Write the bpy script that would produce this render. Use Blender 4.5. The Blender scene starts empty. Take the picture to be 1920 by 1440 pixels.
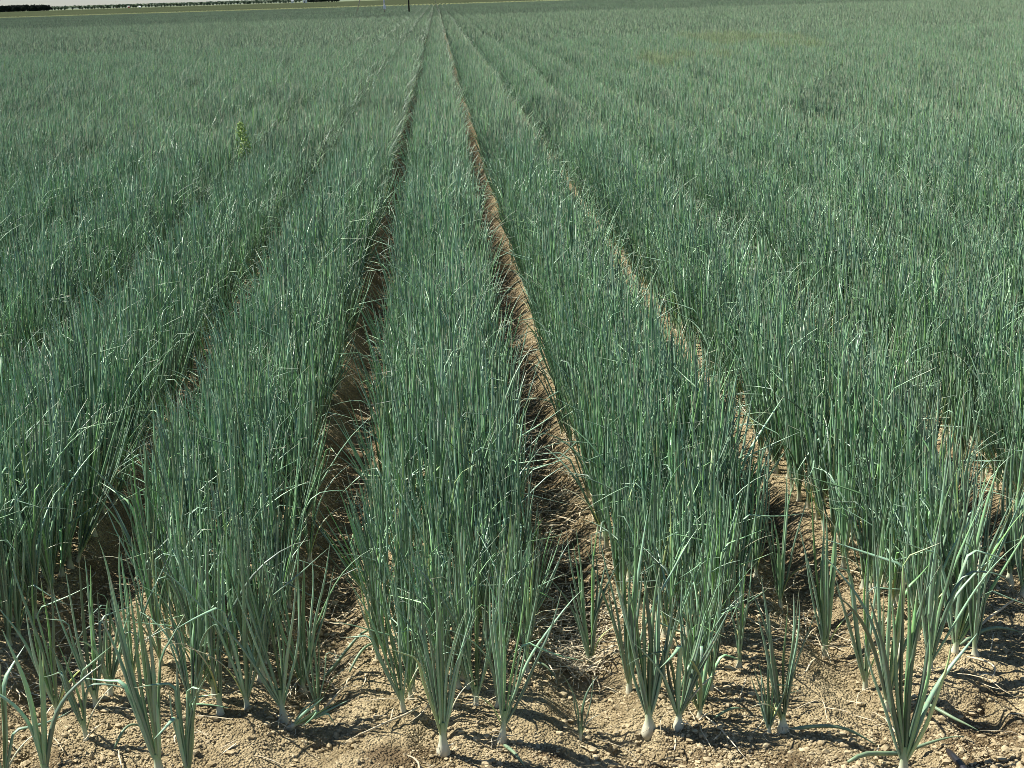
import bpy, math
import numpy as np

SC = bpy.context.scene
COL = SC.collection
RNG = np.random.default_rng(11)
CAM_H = 1.6
BED0, BEDW = -0.035, 0.66            # centre of the middle bed, bed spacing

# ------------------------------------------------------------------ camera
F = 2700.0
dy = np.array([-143, 725.3, -F]); dy /= np.linalg.norm(dy)
up = np.cross(np.array([1, .031, 0]), dy); up /= np.linalg.norm(up)
if up[1] < 0: up = -up
dx = np.cross(dy, up)
CM = np.array([dx, dy, up])          # camera axes -> world
cam = bpy.data.cameras.new('camera')
cam.lens = F / 1920 * 36; cam.sensor_width = 36
cam.clip_start = .05; cam.clip_end = 12000
cam_ob = bpy.data.objects.new('camera', cam); COL.objects.link(cam_ob)
import mathutils
cam_ob.matrix_world = mathutils.Matrix.Translation((0, 0, CAM_H)) @ mathutils.Matrix(CM.tolist()).to_4x4()
SC.camera = cam_ob


def ground_at(px, py, z=0.0):
    """ground point that the photograph shows at a pixel (used to measure real positions)"""
    d = CM @ np.array([px - 960, -(py - 720), -F]); t = (z - CAM_H) / d[2]
    return d[0] * t, d[1] * t


def in_view(P, margin=0.0):
    q = (P - np.array([0, 0, CAM_H])) @ CM      # world -> camera
    z = -q[:, 2]; z = np.where(z < .05, .05, z)
    sx = q[:, 0] / z * F + 960; sy = 720 - q[:, 1] / z * F
    return (-q[:, 2] > .05) & (sx > -margin) & (sx < 1920 + margin) & (sy > -margin) & (sy < 1440 + margin), z


# ------------------------------------------------------------------ noise and ground height
def vnoise(x, y, seed=0):
    x = np.asarray(x, float); y = np.asarray(y, float)
    xi = np.floor(x).astype(np.int64); yi = np.floor(y).astype(np.int64)
    fx = x - xi; fy = y - yi
    fx = fx * fx * (3 - 2 * fx); fy = fy * fy * (3 - 2 * fy)

    def h(a, b):
        n = (a * 374761393 + b * 668265263 + seed * 974711) & 0x7fffffff
        n = ((n ^ (n >> 13)) * 1274126177) & 0x7fffffff
        n = (n ^ (n >> 16)) & 0xffff
        return n / 65535.0
    a = h(xi, yi); b = h(xi + 1, yi); c = h(xi, yi + 1); d = h(xi + 1, yi + 1)
    return (a + (b - a) * fx) * (1 - fy) + (c + (d - c) * fx) * fy - .5


GOUGES = [(815, 1375, .045, .03), (1195, 1395, .05, .035), (1840, 1340, .06, .045), (1265, 1420, .05, .02),
          (40, 1425, .07, .025), (700, 1215, .04, .015), (1880, 1300, .05, .03), (640, 1370, .05, .02)]
GOUGES = [(*ground_at(a, b), r, d) for a, b, r, d in GOUGES]


def ground_z(x, y, fine=True):
    x = np.asarray(x, float); y = np.asarray(y, float)
    wob = .03 * vnoise(x * 0 + 3.3, y * 1.3, 5)
    u = np.abs((x - BED0 + wob + BEDW / 2) % BEDW - BEDW / 2)       # distance from bed centre
    t = np.clip((u - .20) / .115, 0, 1); t = t * t * (3 - 2 * t)
    front = np.clip((y - 2.5) / 1.1, 0.3, 1)
    z = -.085 * t * front
    near = np.clip((30 - np.hypot(x, y)) / 15, 0, 1)
    z = z + near * (.022 * vnoise(x * 5, y * 5, 1) + .009 * vnoise(x * 14, y * 14, 2) * np.clip((14 - y) / 6, 0, 1))
    if fine:
        nf = near * np.clip((9 - y) / 4, 0, 1)
        z = z + nf * (.009 * vnoise(x * 38, y * 38, 3) + .008 * vnoise(x * 85, y * 85, 4))
        for gx, gy, r, d in GOUGES:
            q = np.hypot(x - gx, (y - gy) * .55) / r
            q = q + .5 * vnoise(x * 30, y * 30, 7)
            z = z - d * np.exp(-np.clip(q, 0, 9) ** 4)
    return z


# ------------------------------------------------------------------ mesh building
def mesh_np(name, V, Fq, col=None, mat=None, smooth=True, fsize=4):
    me = bpy.data.meshes.new(name)
    V = np.asarray(V, np.float32); Fq = np.asarray(Fq, np.int32)
    me.vertices.add(len(V)); me.vertices.foreach_set('co', V.ravel())
    me.loops.add(Fq.size); me.loops.foreach_set('vertex_index', Fq.ravel())
    me.polygons.add(len(Fq)); me.polygons.foreach_set('loop_start', np.arange(0, Fq.size, Fq.shape[1], dtype=np.int32))
    me.polygons.foreach_set('use_smooth', np.full(len(Fq), smooth))
    if col is not None:
        a = me.attributes.new('Col', 'FLOAT_COLOR', 'POINT')
        c = np.ones((len(V), 4), np.float32); c[:, :3] = col
        a.data.foreach_set('color', c.ravel())
    me.update(calc_edges=True); me.validate()
    if mat: me.materials.append(mat)
    return me


def link(name, me, parent=None, loc=None, rot=None):
    o = bpy.data.objects.new(name, me)
    if loc is not None: o.location = loc
    if rot is not None: o.rotation_euler = rot
    if parent: o.parent = parent
    COL.objects.link(o)
    return o


def tag(o, label=None, cat=None, group=None, kind=None):
    if label: o['label'] = label
    if cat: o['category'] = cat
    if group: o['group'] = group
    if kind: o['kind'] = kind
    return o


class MB:
    """collects quads"""
    def __init__(s): s.v = []; s.f = []

    def box(s, c, d, rz=0.0):
        n = len(s.v); cs, sn = math.cos(rz), math.sin(rz)
        for k in range(8):
            x = (-.5, .5)[k & 1] * d[0]; y = (-.5, .5)[k >> 1 & 1] * d[1]; z = (-.5, .5)[k >> 2 & 1] * d[2]
            s.v.append((c[0] + x * cs - y * sn, c[1] + x * sn + y * cs, c[2] + z))
        s.f += [tuple(n + i for i in q) for q in ((0, 2, 3, 1), (4, 5, 7, 6), (0, 1, 5, 4), (2, 6, 7, 3), (0, 4, 6, 2), (1, 3, 7, 5))]
        return s

    def tube(s, pts, rad, k=8):
        pts = [np.array(p, float) for p in pts]
        if not hasattr(rad, '__len__'): rad = [rad] * len(pts)
        n = len(s.v)
        for i, p in enumerate(pts):
            d = pts[min(i + 1, len(pts) - 1)] - pts[max(i - 1, 0)]; d /= np.linalg.norm(d) + 1e-9
            a = np.cross(d, (0, 0, 1) if abs(d[2]) < .9 else (1, 0, 0)); a /= np.linalg.norm(a); b = np.cross(d, a)
            for j in range(k):
                t = 2 * math.pi * j / k
                s.v.append(tuple(p + rad[i] * (a * math.cos(t) + b * math.sin(t))))
        for i in range(len(pts) - 1):
            for j in range(k):
                s.f.append((n + i * k + j, n + i * k + (j + 1) % k, n + (i + 1) * k + (j + 1) % k, n + (i + 1) * k + j))
        for e in (0, len(pts) - 1):
            c = len(s.v); s.v.append(tuple(pts[e]))
            for j in range(0, k, 2):
                q = (n + e * k + j, n + e * k + j + 1, n + e * k + (j + 2) % k, c)
                s.f.append(q if e else q[::-1])
        return s

    def mesh(s, name, mat, smooth=False):
        return mesh_np(name, s.v, s.f, None, mat, smooth)


# ------------------------------------------------------------------ materials
def material(name, base=(.5, .5, .5), rough=.8, spec=.3):
    m = bpy.data.materials.new(name); m.use_nodes = True
    b = m.node_tree.nodes['Principled BSDF']
    b.inputs['Base Color'].default_value = (*base, 1); b.inputs['Roughness'].default_value = rough
    b.inputs['Specular IOR Level'].default_value = spec
    return m, m.node_tree, b


def noisy(name, c1, c2, scale, rough=.8, spec=.3, bump=0.0, detail=4):
    m, nt, b = material(name, c1, rough, spec)
    tc = nt.nodes.new('ShaderNodeTexCoord'); n = nt.nodes.new('ShaderNodeTexNoise')
    n.inputs['Scale'].default_value = scale; n.inputs['Detail'].default_value = detail
    nt.links.new(tc.outputs['Object'], n.inputs['Vector'])
    r = nt.nodes.new('ShaderNodeValToRGB')
    r.color_ramp.elements[0].position = .35; r.color_ramp.elements[1].position = .68
    r.color_ramp.elements[0].color = (*c1, 1); r.color_ramp.elements[1].color = (*c2, 1)
    nt.links.new(n.outputs['Fac'], r.inputs['Fac']); nt.links.new(r.outputs['Color'], b.inputs['Base Color'])
    if bump:
        bp = nt.nodes.new('ShaderNodeBump'); bp.inputs['Strength'].default_value = bump; bp.inputs['Distance'].default_value = 1 / scale * .3
        nt.links.new(n.outputs['Fac'], bp.inputs['Height']); nt.links.new(bp.outputs['Normal'], b.inputs['Normal'])
    return m


# leaf: colour from the vertices, light and dark spread included, waxy bloom
M_LEAF, nt, b = material('onion_leaf', rough=.46, spec=.9)
at = nt.nodes.new('ShaderNodeAttribute'); at.attribute_name = 'Col'
tc = nt.nodes.new('ShaderNodeTexCoord'); mp = nt.nodes.new('ShaderNodeMapping'); mp.inputs['Scale'].default_value = (1, 1, .12)
no = nt.nodes.new('ShaderNodeTexNoise'); no.inputs['Scale'].default_value = 260; no.inputs['Detail'].default_value = 2
nt.links.new(tc.outputs['Object'], mp.inputs['Vector']); nt.links.new(mp.outputs['Vector'], no.inputs['Vector'])
mx = nt.nodes.new('ShaderNodeMix'); mx.data_type = 'RGBA'; mx.blend_type = 'MULTIPLY'; mx.inputs['Factor'].default_value = .5
nt.links.new(at.outputs['Color'], mx.inputs['A']); nt.links.new(no.outputs['Color'], mx.inputs['B'])
gm = nt.nodes.new('ShaderNodeHueSaturation'); gm.inputs['Value'].default_value = 1.35; gm.inputs['Saturation'].default_value = .98
nt.links.new(mx.outputs['Result'], gm.inputs['Color']); nt.links.new(gm.outputs['Color'], b.inputs['Base Color'])
tl = nt.nodes.new('ShaderNodeBsdfTranslucent'); ms = nt.nodes.new('ShaderNodeMixShader'); ms.inputs[0].default_value = .12
nt.links.new(gm.outputs['Color'], tl.inputs['Color']); nt.links.new(b.outputs[0], ms.inputs[1]); nt.links.new(tl.outputs[0], ms.inputs[2])
nt.links.new(ms.outputs[0], nt.nodes['Material Output'].inputs['Surface'])

M_BULB, nt, b = material('onion_bulb', rough=.5, spec=.4)
at = nt.nodes.new('ShaderNodeAttribute'); at.attribute_name = 'Col'
nt.links.new(at.outputs['Color'], b.inputs['Base Color'])
M_ROOT = noisy('onion_root', (.42, .36, .25), (.62, .56, .42), 90)
M_DRY = noisy('dry_leaf', (.38, .31, .19), (.58, .52, .38), 60, .7, .2)

# soil
M_SOIL, nt, b = material('soil', rough=.95, spec=.12)
tc = nt.nodes.new('ShaderNodeTexCoord')


def nz(scale, detail=3, rough=.55):
    n = nt.nodes.new('ShaderNodeTexNoise'); n.inputs['Scale'].default_value = scale
    n.inputs['Detail'].default_value = detail; n.inputs['Roughness'].default_value = rough
    nt.links.new(tc.outputs['Object'], n.inputs['Vector']); return n


def ramp(src, p0, c0, p1, c1):
    r = nt.nodes.new('ShaderNodeValToRGB'); e = r.color_ramp.elements
    e[0].position = p0; e[0].color = (*c0, 1); e[1].position = p1; e[1].color = (*c1, 1)
    nt.links.new(src, r.inputs['Fac']); return r


def mixn(a, b2, fac, mode='MIX'):
    m = nt.nodes.new('ShaderNodeMix'); m.data_type = 'RGBA'; m.blend_type = mode
    if isinstance(fac, float): m.inputs['Factor'].default_value = fac
    else: nt.links.new(fac, m.inputs['Factor'])
    nt.links.new(a, m.inputs['A']); nt.links.new(b2, m.inputs['B']); return m.outputs['Result']


n1, n2, n3 = nz(7, 5), nz(60, 4, .7), nz(1.1, 3)
r1 = ramp(n1.outputs['Fac'], .32, (.26, .207, .112), .66, (.475, .395, .235))
r2 = ramp(n2.outputs['Fac'], .30, (.45, .43, .40), .62, (1, 1, 1))
c = mixn(r1.outputs['Color'], r2.outputs['Color'], .6, 'MULTIPLY')
r3 = ramp(n3.outputs['Fac'], .35, (.82, .80, .78), .65, (1, 1, 1))
c = mixn(c, r3.outputs['Color'], 1.0, 'MULTIPLY')
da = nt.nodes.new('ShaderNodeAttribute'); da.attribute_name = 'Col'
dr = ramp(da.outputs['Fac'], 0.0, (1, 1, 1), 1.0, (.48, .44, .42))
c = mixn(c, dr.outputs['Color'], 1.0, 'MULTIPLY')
nt.links.new(c, b.inputs['Base Color'])
vo = nt.nodes.new('ShaderNodeTexVoronoi'); vo.inputs['Scale'].default_value = 150
nt.links.new(tc.outputs['Object'], vo.inputs['Vector'])
b1 = nt.nodes.new('ShaderNodeBump'); b1.inputs['Strength'].default_value = 1.0; b1.inputs['Distance'].default_value = .010; b1.invert = True
nt.links.new(vo.outputs['Distance'], b1.inputs['Height'])
b2 = nt.nodes.new('ShaderNodeBump'); b2.inputs['Strength'].default_value = .8; b2.inputs['Distance'].default_value = .010
nt.links.new(n2.outputs['Fac'], b2.inputs['Height']); nt.links.new(b1.outputs['Normal'], b2.inputs['Normal'])
nt.links.new(b2.outputs['Normal'], b.inputs['Normal'])
M_CLOD = noisy('soil_clod', (.22, .175, .10), (.45, .375, .235), 45, .95, .1, .6)


# ------------------------------------------------------------------ onion leaves
def leaf_geo(r, base, phi, t0, t1, L, W, S, K, kink, young, dry, flat=.62, bright=None, tint=0.0):
    """N tubular leaves; returns verts, quads, colours"""
    N = len(L)
    s = np.linspace(0, 1, S + 1)[None, :]
    th = t0[:, None] + (t1 - t0)[:, None] * s ** 1.7
    ks, ka = kink
    th = th + ka[:, None] * (s > ks[:, None])
    ph = phi[:, None] + r.normal(0, .35, N)[:, None] * s + .16 * np.sin(s * 7 + r.uniform(0, 6, N)[:, None])
    th = th + .05 * np.sin(s * r.uniform(5, 12, N)[:, None] + r.uniform(0, 6, N)[:, None])
    d = np.stack([np.sin(th) * np.cos(ph), np.sin(th) * np.sin(ph), np.cos(th)], -1)
    st = (L / S)[:, None, None]
    P = np.concatenate([np.zeros((N, 1, 3)), np.cumsum((d[:, :-1] + d[:, 1:]) / 2 * st, 1)], 1) + base[:, None, :]
    side = np.stack([-np.sin(ph), np.cos(ph), 0 * ph], -1)
    nor = np.cross(side, d)
    prof = np.interp(s[0], [0, .08, .28, .6, .85, 1], [.62, .8, 1, .82, .45, .08])
    rad = (W / 2)[:, None] * prof[None, :]
    # a slightly pinched place where the leaf is bent
    near = np.exp(-((s - ks[:, None]) / .05) ** 2) * (np.abs(ka)[:, None] > .3)
    rad = rad * (1 + .25 * near)
    fl = flat * np.ones((N, 1)) * (1 - .5 * near)
    a = np.linspace(0, 2 * np.pi, K, endpoint=False) + .3
    V = P[:, :, None, :] + rad[:, :, None, None] * (np.cos(a)[None, None, :, None] * side[:, :, None, :]
                                                    + (fl[:, :, None, None] if fl.shape[1] > 1 else fl[:, :, None, None]) * np.sin(a)[None, None, :, None] * nor[:, :, None, :])
    V = V.reshape(-1, 3)
    i = np.arange(N)[:, None, None] * (S + 1) * K; j = np.arange(S)[None, :, None] * K; k = np.arange(K)[None, None, :]
    k2 = (k + 1) % K
    Q = np.stack([i + j + k, i + j + k2, i + j + K + k2, i + j + K + k], -1).reshape(-1, 4)
    if K == 2: Q = Q.reshape(-1, 2, 4)[:, 0]
    A = np.array([.180, .288, .186]); B = np.array([.135, .282, .085]); Y = np.array([.42, .46, .13])
    c = A[None] + (B - A)[None] * young[:, None]
    c = c + (Y - c) * (tint if np.ndim(tint) else np.full(N, tint))[:, None]
    c = c * (bright if bright is not None else r.uniform(.4, 1.7, N))[:, None]
    C = np.repeat(c[:, None, :], S + 1, 1)
    wb = np.clip(1 - s / .13, 0, 1)[:, :, None] * .75
    C = C * (1 - wb) + np.array([.30, .40, .20]) * wb
    wt = (np.clip((s - (1 - dry[:, None])) / .05, 0, 1))[:, :, None]
    C = C * (1 - wt) + np.array([.46, .46, .31]) * wt
    C = np.repeat(C[:, :, None, :], K, 2).reshape(-1, 3)
    return V, Q, C


def plant_leaves(r, n, height, width=.0105, spread=1.0, plane=None, neck=.05, S=9, K=6, lean=(0, 0), bends=.10, tint=0.0):
    """one onion plant: leaves alternate on the two sides of a plane"""
    if plane is None: plane = r.uniform(0, np.pi)
    h_ = 1; k = np.arange(n); o = (k + .5) / n                 # 0 inner .. 1 outer
    phi = plane + np.where(k % 2, np.pi, 0) + r.normal(0, .45, n)
    t0 = (.03 + .27 * o) * spread + r.normal(0, .04, n)
    t1 = t0 * .45 + r.normal(.03, .15, n) + (r.random(n) < .13) * r.uniform(.4, 1.3, n)
    L = height * (1.05 - .28 * o + r.normal(0, .07, n)); L[0] *= .85
    W = width * r.uniform(.75, 1.15, n) * (.8 + .3 * np.clip(L / height, 0, 1))
    ks = r.uniform(.45, .85, n)
    ka = np.where(r.random(n) < bends, r.uniform(.6, 2.0, n), 0)
    t0 = np.abs(t0)
    base = np.zeros((n, 3)); base[:, 2] = neck * (.38 + .5 * (1 - o)); base[:, 0] = .003 * np.cos(phi); base[:, 1] = .003 * np.sin(phi)
    young = np.clip(1 - o * 2.4, 0, 1) * r.uniform(.3, 1, n) + (r.random(n) < .12) * .5
    dry = np.where(r.random(n) < .45, r.uniform(.02, .10, n), 0)
    tint = np.maximum(np.full(n, float(tint)), (r.random(n) < .02) * .4)
    if r.random() < .45:
        t1[-1] = r.uniform(1.2, 2.1); L[-1] *= r.uniform(.5, .8); W[-1] *= .6; tint[-1] = .8; young[-1] = 0; ka[-1] = 0; dry[-1] = r.uniform(.3, .8)
    V, Q, C = leaf_geo(r, base, phi, t0, t1, L, W, S, K, (ks, ka), np.clip(young, 0, 1), dry, tint=tint)
    if lean[0] or lean[1]:
        V[:, 0] += lean[0] * V[:, 2] * (.6 + .8 * V[:, 2]); V[:, 1] += lean[1] * V[:, 2] * (.6 + .8 * V[:, 2])
    return V, Q, C


def bulb_geo(r, s=1.0, neck=.05, fat=1.0, K=10):
    z = np.array([-.032, -.024, -.015, -.005, .006, .022, .040, .055]) ; z[4:] *= neck / .05
    z[0:3] *= 1.0
    rr = np.array([.006, .010, .0118, .0108, .0082, .0070, .0066, .0062]) * s
    rr[:5] *= fat
    a = np.linspace(0, 2 * np.pi, K, endpoint=False)
    V = np.stack([rr[:, None] * np.cos(a), rr[:, None] * np.sin(a), np.repeat(z[:, None], K, 1)], -1).reshape(-1, 3)
    i = np.arange(len(z) - 1)[:, None] * K; k = np.arange(K)[None]
    Q = np.stack([i + k, i + (k + 1) % K, i + K + (k + 1) % K, i + K + k], -1).reshape(-1, 4)
    w = np.array([.56, .56, .42]); g = np.array([.22, .35, .16])
    t = np.clip((z - .006) / (neck * .9), 0, 1)[:, None]
    C = np.repeat((w * (1 - t) + g * t)[:, None, :], K, 1).reshape(-1, 3)
    k_ = (np.clip((.012 - V[:, 2]) / .02, 0, 1) * r.uniform(.1, 1, len(V)))[:, None] * .7
    C = C * (1 - k_) + np.array([.33, .25, .14]) * k_
    return V, Q, C


def roots_mesh(r, n, reach):
    mb = MB()
    for _ in range(n):
        a = r.uniform(0, 6.28); L = reach * r.uniform(.5, 1.1); pts = []
        for t in np.linspace(0, 1, 6):
            aa = a + .7 * math.sin(t * 3 + a * 5)
            pts.append((L * t * math.cos(aa), L * t * math.sin(aa), -.004 - .006 * t + .012 * math.sin(t * 3)))
        mb.tube(pts, [.0012, .0011, .001, .0009, .0007, .0004], 4)
    return mb.mesh('roots', M_ROOT, True)


# ------------------------------------------------------------------ hand-placed front plants
# px, py of the foot, height m, leaves, width, spread, plane angle, lean x, lean y, bends, neck, fat, roots, label
FRONT = [
 (4, 1440, .30, 5, .012, 1.1, .3, .05, 0, .3, .04, 1, 0, 'small onion plant cut by the left edge at the bottom corner'),
 (84, 1440, .30, 4, .015, .9, 0, 0, 0, 0, .03, .9, 0, 'onion plant with four broad blades near the bottom left corner'),
 (163, 1390, .24, 5, .009, 1.1, .1, -.15, 0, .3, .045, .8, 0, 'thin small onion seedling leaning left on bare soil at left front'),
 (104, 1312, .36, 7, .010, 1.1, .2, -.05, 0, .25, .045, 1, 0, 'medium onion plant behind the broad bladed one at the left front'),
 (180, 1325, .32, 7, .010, 1.1, 0, -.02, 0, .3, .04, .9, 0, 'medium onion plant standing directly behind the thin left seedling'),
 (208, 1308, .24, 6, .010, 1.2, .4, .1, 0, .5, .04, 1, 0, 'short onion plant with folded leaves and white neck at left'),
 (298, 1441, .40, 8, .014, .75, 0, -.08, 0, .1, .04, 1.2, 0, 'tall stout onion plant with white base at the left bottom edge'),
 (352, 1448, .27, 7, .012, .7, .2, .02, 0, .5, .03, 1, 0, 'onion plant with arched drooping tips touching the stout left one'),
 (250, 1278, .34, 7, .009, 1.0, .5, .02, 0, .2, .04, 1, 0, 'slender onion plant growing on the furrow side at left'),
 (402, 1306, .45, 8, .010, .9, .1, -.03, 0, .1, .045, 1, 0, 'tall onion plant at the left corner of the second bed front'),
 (413, 1336, .46, 4, .011, .35, .2, .0, 0, 0, .05, 1.1, 0, 'very upright onion plant with few straight leaves, second bed front'),
 (464, 1330, .43, 8, .010, .9, 0, -.06, 0, .1, .045, .9, 0, 'upright onion plant beside the one with a round bare bulb'),
 (531, 1336, .38, 8, .010, 1.25, .1, -.09, 0, .15, .07, 1.35, 1, 'onion plant with long white neck and round exposed bulb'),
 (548, 1350, .15, 4, .007, 1.3, .4, .12, .1, .2, .02, 1.2, 6, 'tiny uprooted onion plant with white bulb and trailing roots'),
 (491, 1277, .44, 8, .010, 1.0, .3, .05, 0, .1, .04, 1.3, 0, 'onion plant with a white bulb behind the front of the second bed'),
 (565, 1258, .40, 8, .010, 1.1, .1, .06, 0, .2, .03, 1.5, 0, 'onion plant with flattened white bulb on the dark furrow edge'),
 (592, 1296, .22, 5, .007, 1.0, .1, .03, 0, .3, .03, .8, 0, 'thin small onion plant in the mouth of the dark furrow'),
 (757, 1336, .34, 7, .009, 1.1, .1, -.16, 0, .1, .05, .9, 0, 'onion plant leaning left at the left corner of the centre bed'),
 (832, 1414, .34, 9, .012, .75, .2, .0, 0, .15, .055, 1.35, 2, 'foremost onion plant of the centre bed with pale swollen bulb'),
 (942, 1390, .38, 8, .009, 1.25, .0, .03, 0, .15, .06, 1.3, 3, 'onion plant with arched right leaves and tilted white bulb'),
 (893, 1330, .42, 7, .009, 1.0, .2, .05, 0, .15, .045, 1, 0, 'onion plant standing between and behind the two foremost centre ones'),
 (1106, 1210, .36, 9, .010, .95, 0, -.02, 0, .0, .03, 1.2, 0, 'lone fan shaped onion plant on open soil right of centre bed'),
 (1088, 1370, .15, 3, .006, .8, .2, .06, 0, 0, .03, .5, 0, 'tiny lone onion seedling on bare soil at the front centre'),
 (1217, 1362, .34, 12, .013, .95, 0, -.02, 0, .05, .05, 1.5, 1, 'stout many leaved onion plant with thick white neck, front right'),
 (1272, 1360, .26, 11, .011, 1.6, .3, .10, 0, .25, .03, 1.3, 2, 'bushy spreading onion plant right beside the stout thick necked one'),
 (1312, 1340, .25, 8, .009, 1.3, .6, .1, 0, .2, .03, 1.2, 0, 'low onion plant with yellowish base behind the bushy spreading one'),
 (1180, 1290, .42, 9, .010, 1.0, .3, 0, 0, .1, .04, 1.1, 0, 'taller onion plant directly behind the stout thick necked one'),
 (1380, 1135, .40, 9, .010, 1.1, .3, .05, 0, .1, .03, 1.6, 0, 'onion plant with bare round bulb on the soil lane at right'),
 (1442, 1370, .17, 7, .007, 1.3, .2, -.02, 0, .1, .02, 1.1, 2, 'small onion tuft touching the left side of the open fan plant'),
 (1468, 1368, .33, 8, .0115, 1.25, .0, .02, 0, .0, .03, 1.4, 5, 'open fan onion plant with exposed roots and one flat leaf'),
 (1548, 1190, .38, 9, .011, .8, .1, -.02, 0, .05, .05, 1.1, 0, 'upright onion plant on its own beside the pale soil lane'),
 (1463, 1120, .36, 7, .009, .8, .1, .0, 0, .1, .04, 1, 0, 'narrow onion plant behind the small tuft on the soil lane'),
 (1695, 1427, .40, 13, .014, 1.25, .05, -.02, 0, .0, .06, 1.2, 1, 'biggest front onion plant with wide fan of stout blades, right'),
 (1664, 1310, .40, 9, .012, 1.0, .2, .03, 0, .1, .06, 1.2, 0, 'onion plant with long white neck just behind the biggest front one'),
 (1624, 1262, .36, 7, .010, .9, .2, -.1, 0, .1, .05, 1, 0, 'onion plant with pale neck left of the big right cluster'),
 (1742, 1262, .42, 10, .012, 1.1, .2, .10, 0, .1, .04, 1.1, 0, 'leaning onion plant in the middle of the big right cluster'),
 (1790, 1225, .40, 10, .012, 1.3, .1, .22, 0, .05, .03, 1.1, 0, 'onion plant leaning far right over the open soil at right'),
 (1720, 1200, .45, 9, .011, 1.0, .1, .04, 0, .05, .04, 1.1, 0, 'tall onion plant at the back of the big right cluster'),
 (1893, 1075, .42, 9, .011, 1.0, .2, .05, 0, .1, .04, 1.5, 0, 'first onion plant of the far right bed with white bulb'),
 (1918, 1092, .42, 9, .011, 1.0, .2, .1, 0, .1, .04, 1.5, 0, 'white bulbed onion plant at the right picture edge'),
]
EXTRA_DENSE = .0


def place_plant(x, y, fol, bul, rot, scale=1.0, roots=None, label=None, group='onion plants of the crop', z=None):
    z = float(ground_z(x, y)) if z is None else z
    e = bpy.data.objects.new('onion_plant', None); e.empty_display_size = .05
    COL.objects.link(e)
    e.location = (x, y, z); e.rotation_euler = rot; e.scale = (scale,) * 3
    tag(e, label, 'onion plant', group)
    f = link('foliage', fol, e); b_ = link('bulb', bul, e)
    if roots: link('roots', roots, b_)
    return e


placed = []
for (px, py, h, n, w, sp, pl, lx, ly, be, nk, fat, rts, lab) in FRONT:
    x, y = ground_at(px, py)
    V, Q, C = plant_leaves(RNG, n + 2, h * 1.02, w * .98, sp, pl, nk, 12, 8, (lx, ly), be)
    fol = mesh_np('foliage', V, Q, C, M_LEAF)
    V, Q, C = bulb_geo(RNG, w / .0112, nk, 1 + (fat - 1) * .7)
    V[:, 0] += lx * np.maximum(V[:, 2], 0) * .6
    bul = mesh_np('bulb', V, Q, C, M_BULB)
    tilt = {548: (.5, .7, 0), 942: (.0, .12, 0), 1468: (0, -.08, 0)}.get(px, (0, 0, 0))
    if px == 548:
        tilt = (.45, .75, 0)
    place_plant(x, y, fol, bul, tilt, 1.0, roots_mesh(RNG, rts + 1, .05) if rts else None, lab, z=float(ground_z(x, y)) + (.010 if fat > 1.25 else .0) + (.012 if px == 548 else 0))
    placed.append((x, y))
placed = np.array(placed)

# ------------------------------------------------------------------ planting positions of the crop
ROWS = np.array([-.183, -.110, -.037, .037, .110, .183])


EDGE = {0: (3.15, 3.0, 2.95, 2.97, 3.0, 3.2), 1: (3.45, 3.02, 3.0, 3.2, 3.5, 3.7), 2: (3.45, 3.3, 3.15, 3.3, 3.95, 4.2),
        3: (3.7, 3.65, 3.65, 3.7, 3.75, 3.8), -1: (3.75, 3.5, 3.2, 3.08, 3.08, 3.2), -2: (3.5, 3.35, 3.3, 3.3, 3.35, 3.5)}


STEP = .066
FAR1 = 12.0                              # individually placed plants end here
P = []
for bed in range(-16, 17):
    for ri, rx in enumerate(ROWS):
        y0 = EDGE.get(bed, (3.8,) * 6)[ri] + RNG.uniform(0, .05)
        ys = np.arange(y0, FAR1, STEP); ys = ys + RNG.normal(0, .02, len(ys))
        xs = BED0 + bed * BEDW + rx + RNG.normal(0, .014, len(ys)) + .03 * np.interp(ys, [0, 4, 6, 12], [0, .3, 0, .2])
        gap = vnoise(xs * 3.0, ys * 2.0, 51)
        keep = RNG.random(len(ys)) > (.04 + .5 * np.clip(-gap - .22, 0, 1) + .25 * np.clip(1 - (ys - y0) / .25, 0, 1))
        for k_, (x, y) in enumerate(zip(xs[keep], ys[keep])):
            P.append((x, y, bed, ri, k_))
P = np.array(P)
m = np.abs(P[:, 0]) < .55 * P[:, 1] + 1.5
P = P[m]
dd = np.min(np.hypot(P[:, None, 0] - placed[None, :, 0], P[:, None, 1] - placed[None, :, 1]), 1)
P = P[dd > .045]
NIND = 300 - len(FRONT)
vis, zc = in_view(np.c_[P[:, :2], np.full(len(P), .3)], 60)
order = np.argsort(np.where(vis, zc, 99))
ind = np.zeros(len(P), bool); ind[order[:NIND]] = True


def proto_plant(r, n, S, K, wmul=1.0, tint=0.0):
    h = r.uniform(.40, .54)
    V, Q, C = plant_leaves(r, n, h, .0096 * wmul, r.uniform(.75, 1.05), 0.0, .05, S, K, (0, 0), .14, tint)
    return V, Q, C


# prototypes for the individually built plants
PROT = []
for i in range(48):
    V, Q, C = proto_plant(RNG, RNG.integers(10, 13), 10, 6)
    fol = mesh_np('foliage', V, Q, C, M_LEAF)
    V, Q, C = bulb_geo(RNG, 1.0, .05, RNG.uniform(.9, 1.4))
    PROT.append((fol, mesh_np('bulb', V, Q, C * .8, M_BULB)))

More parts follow.
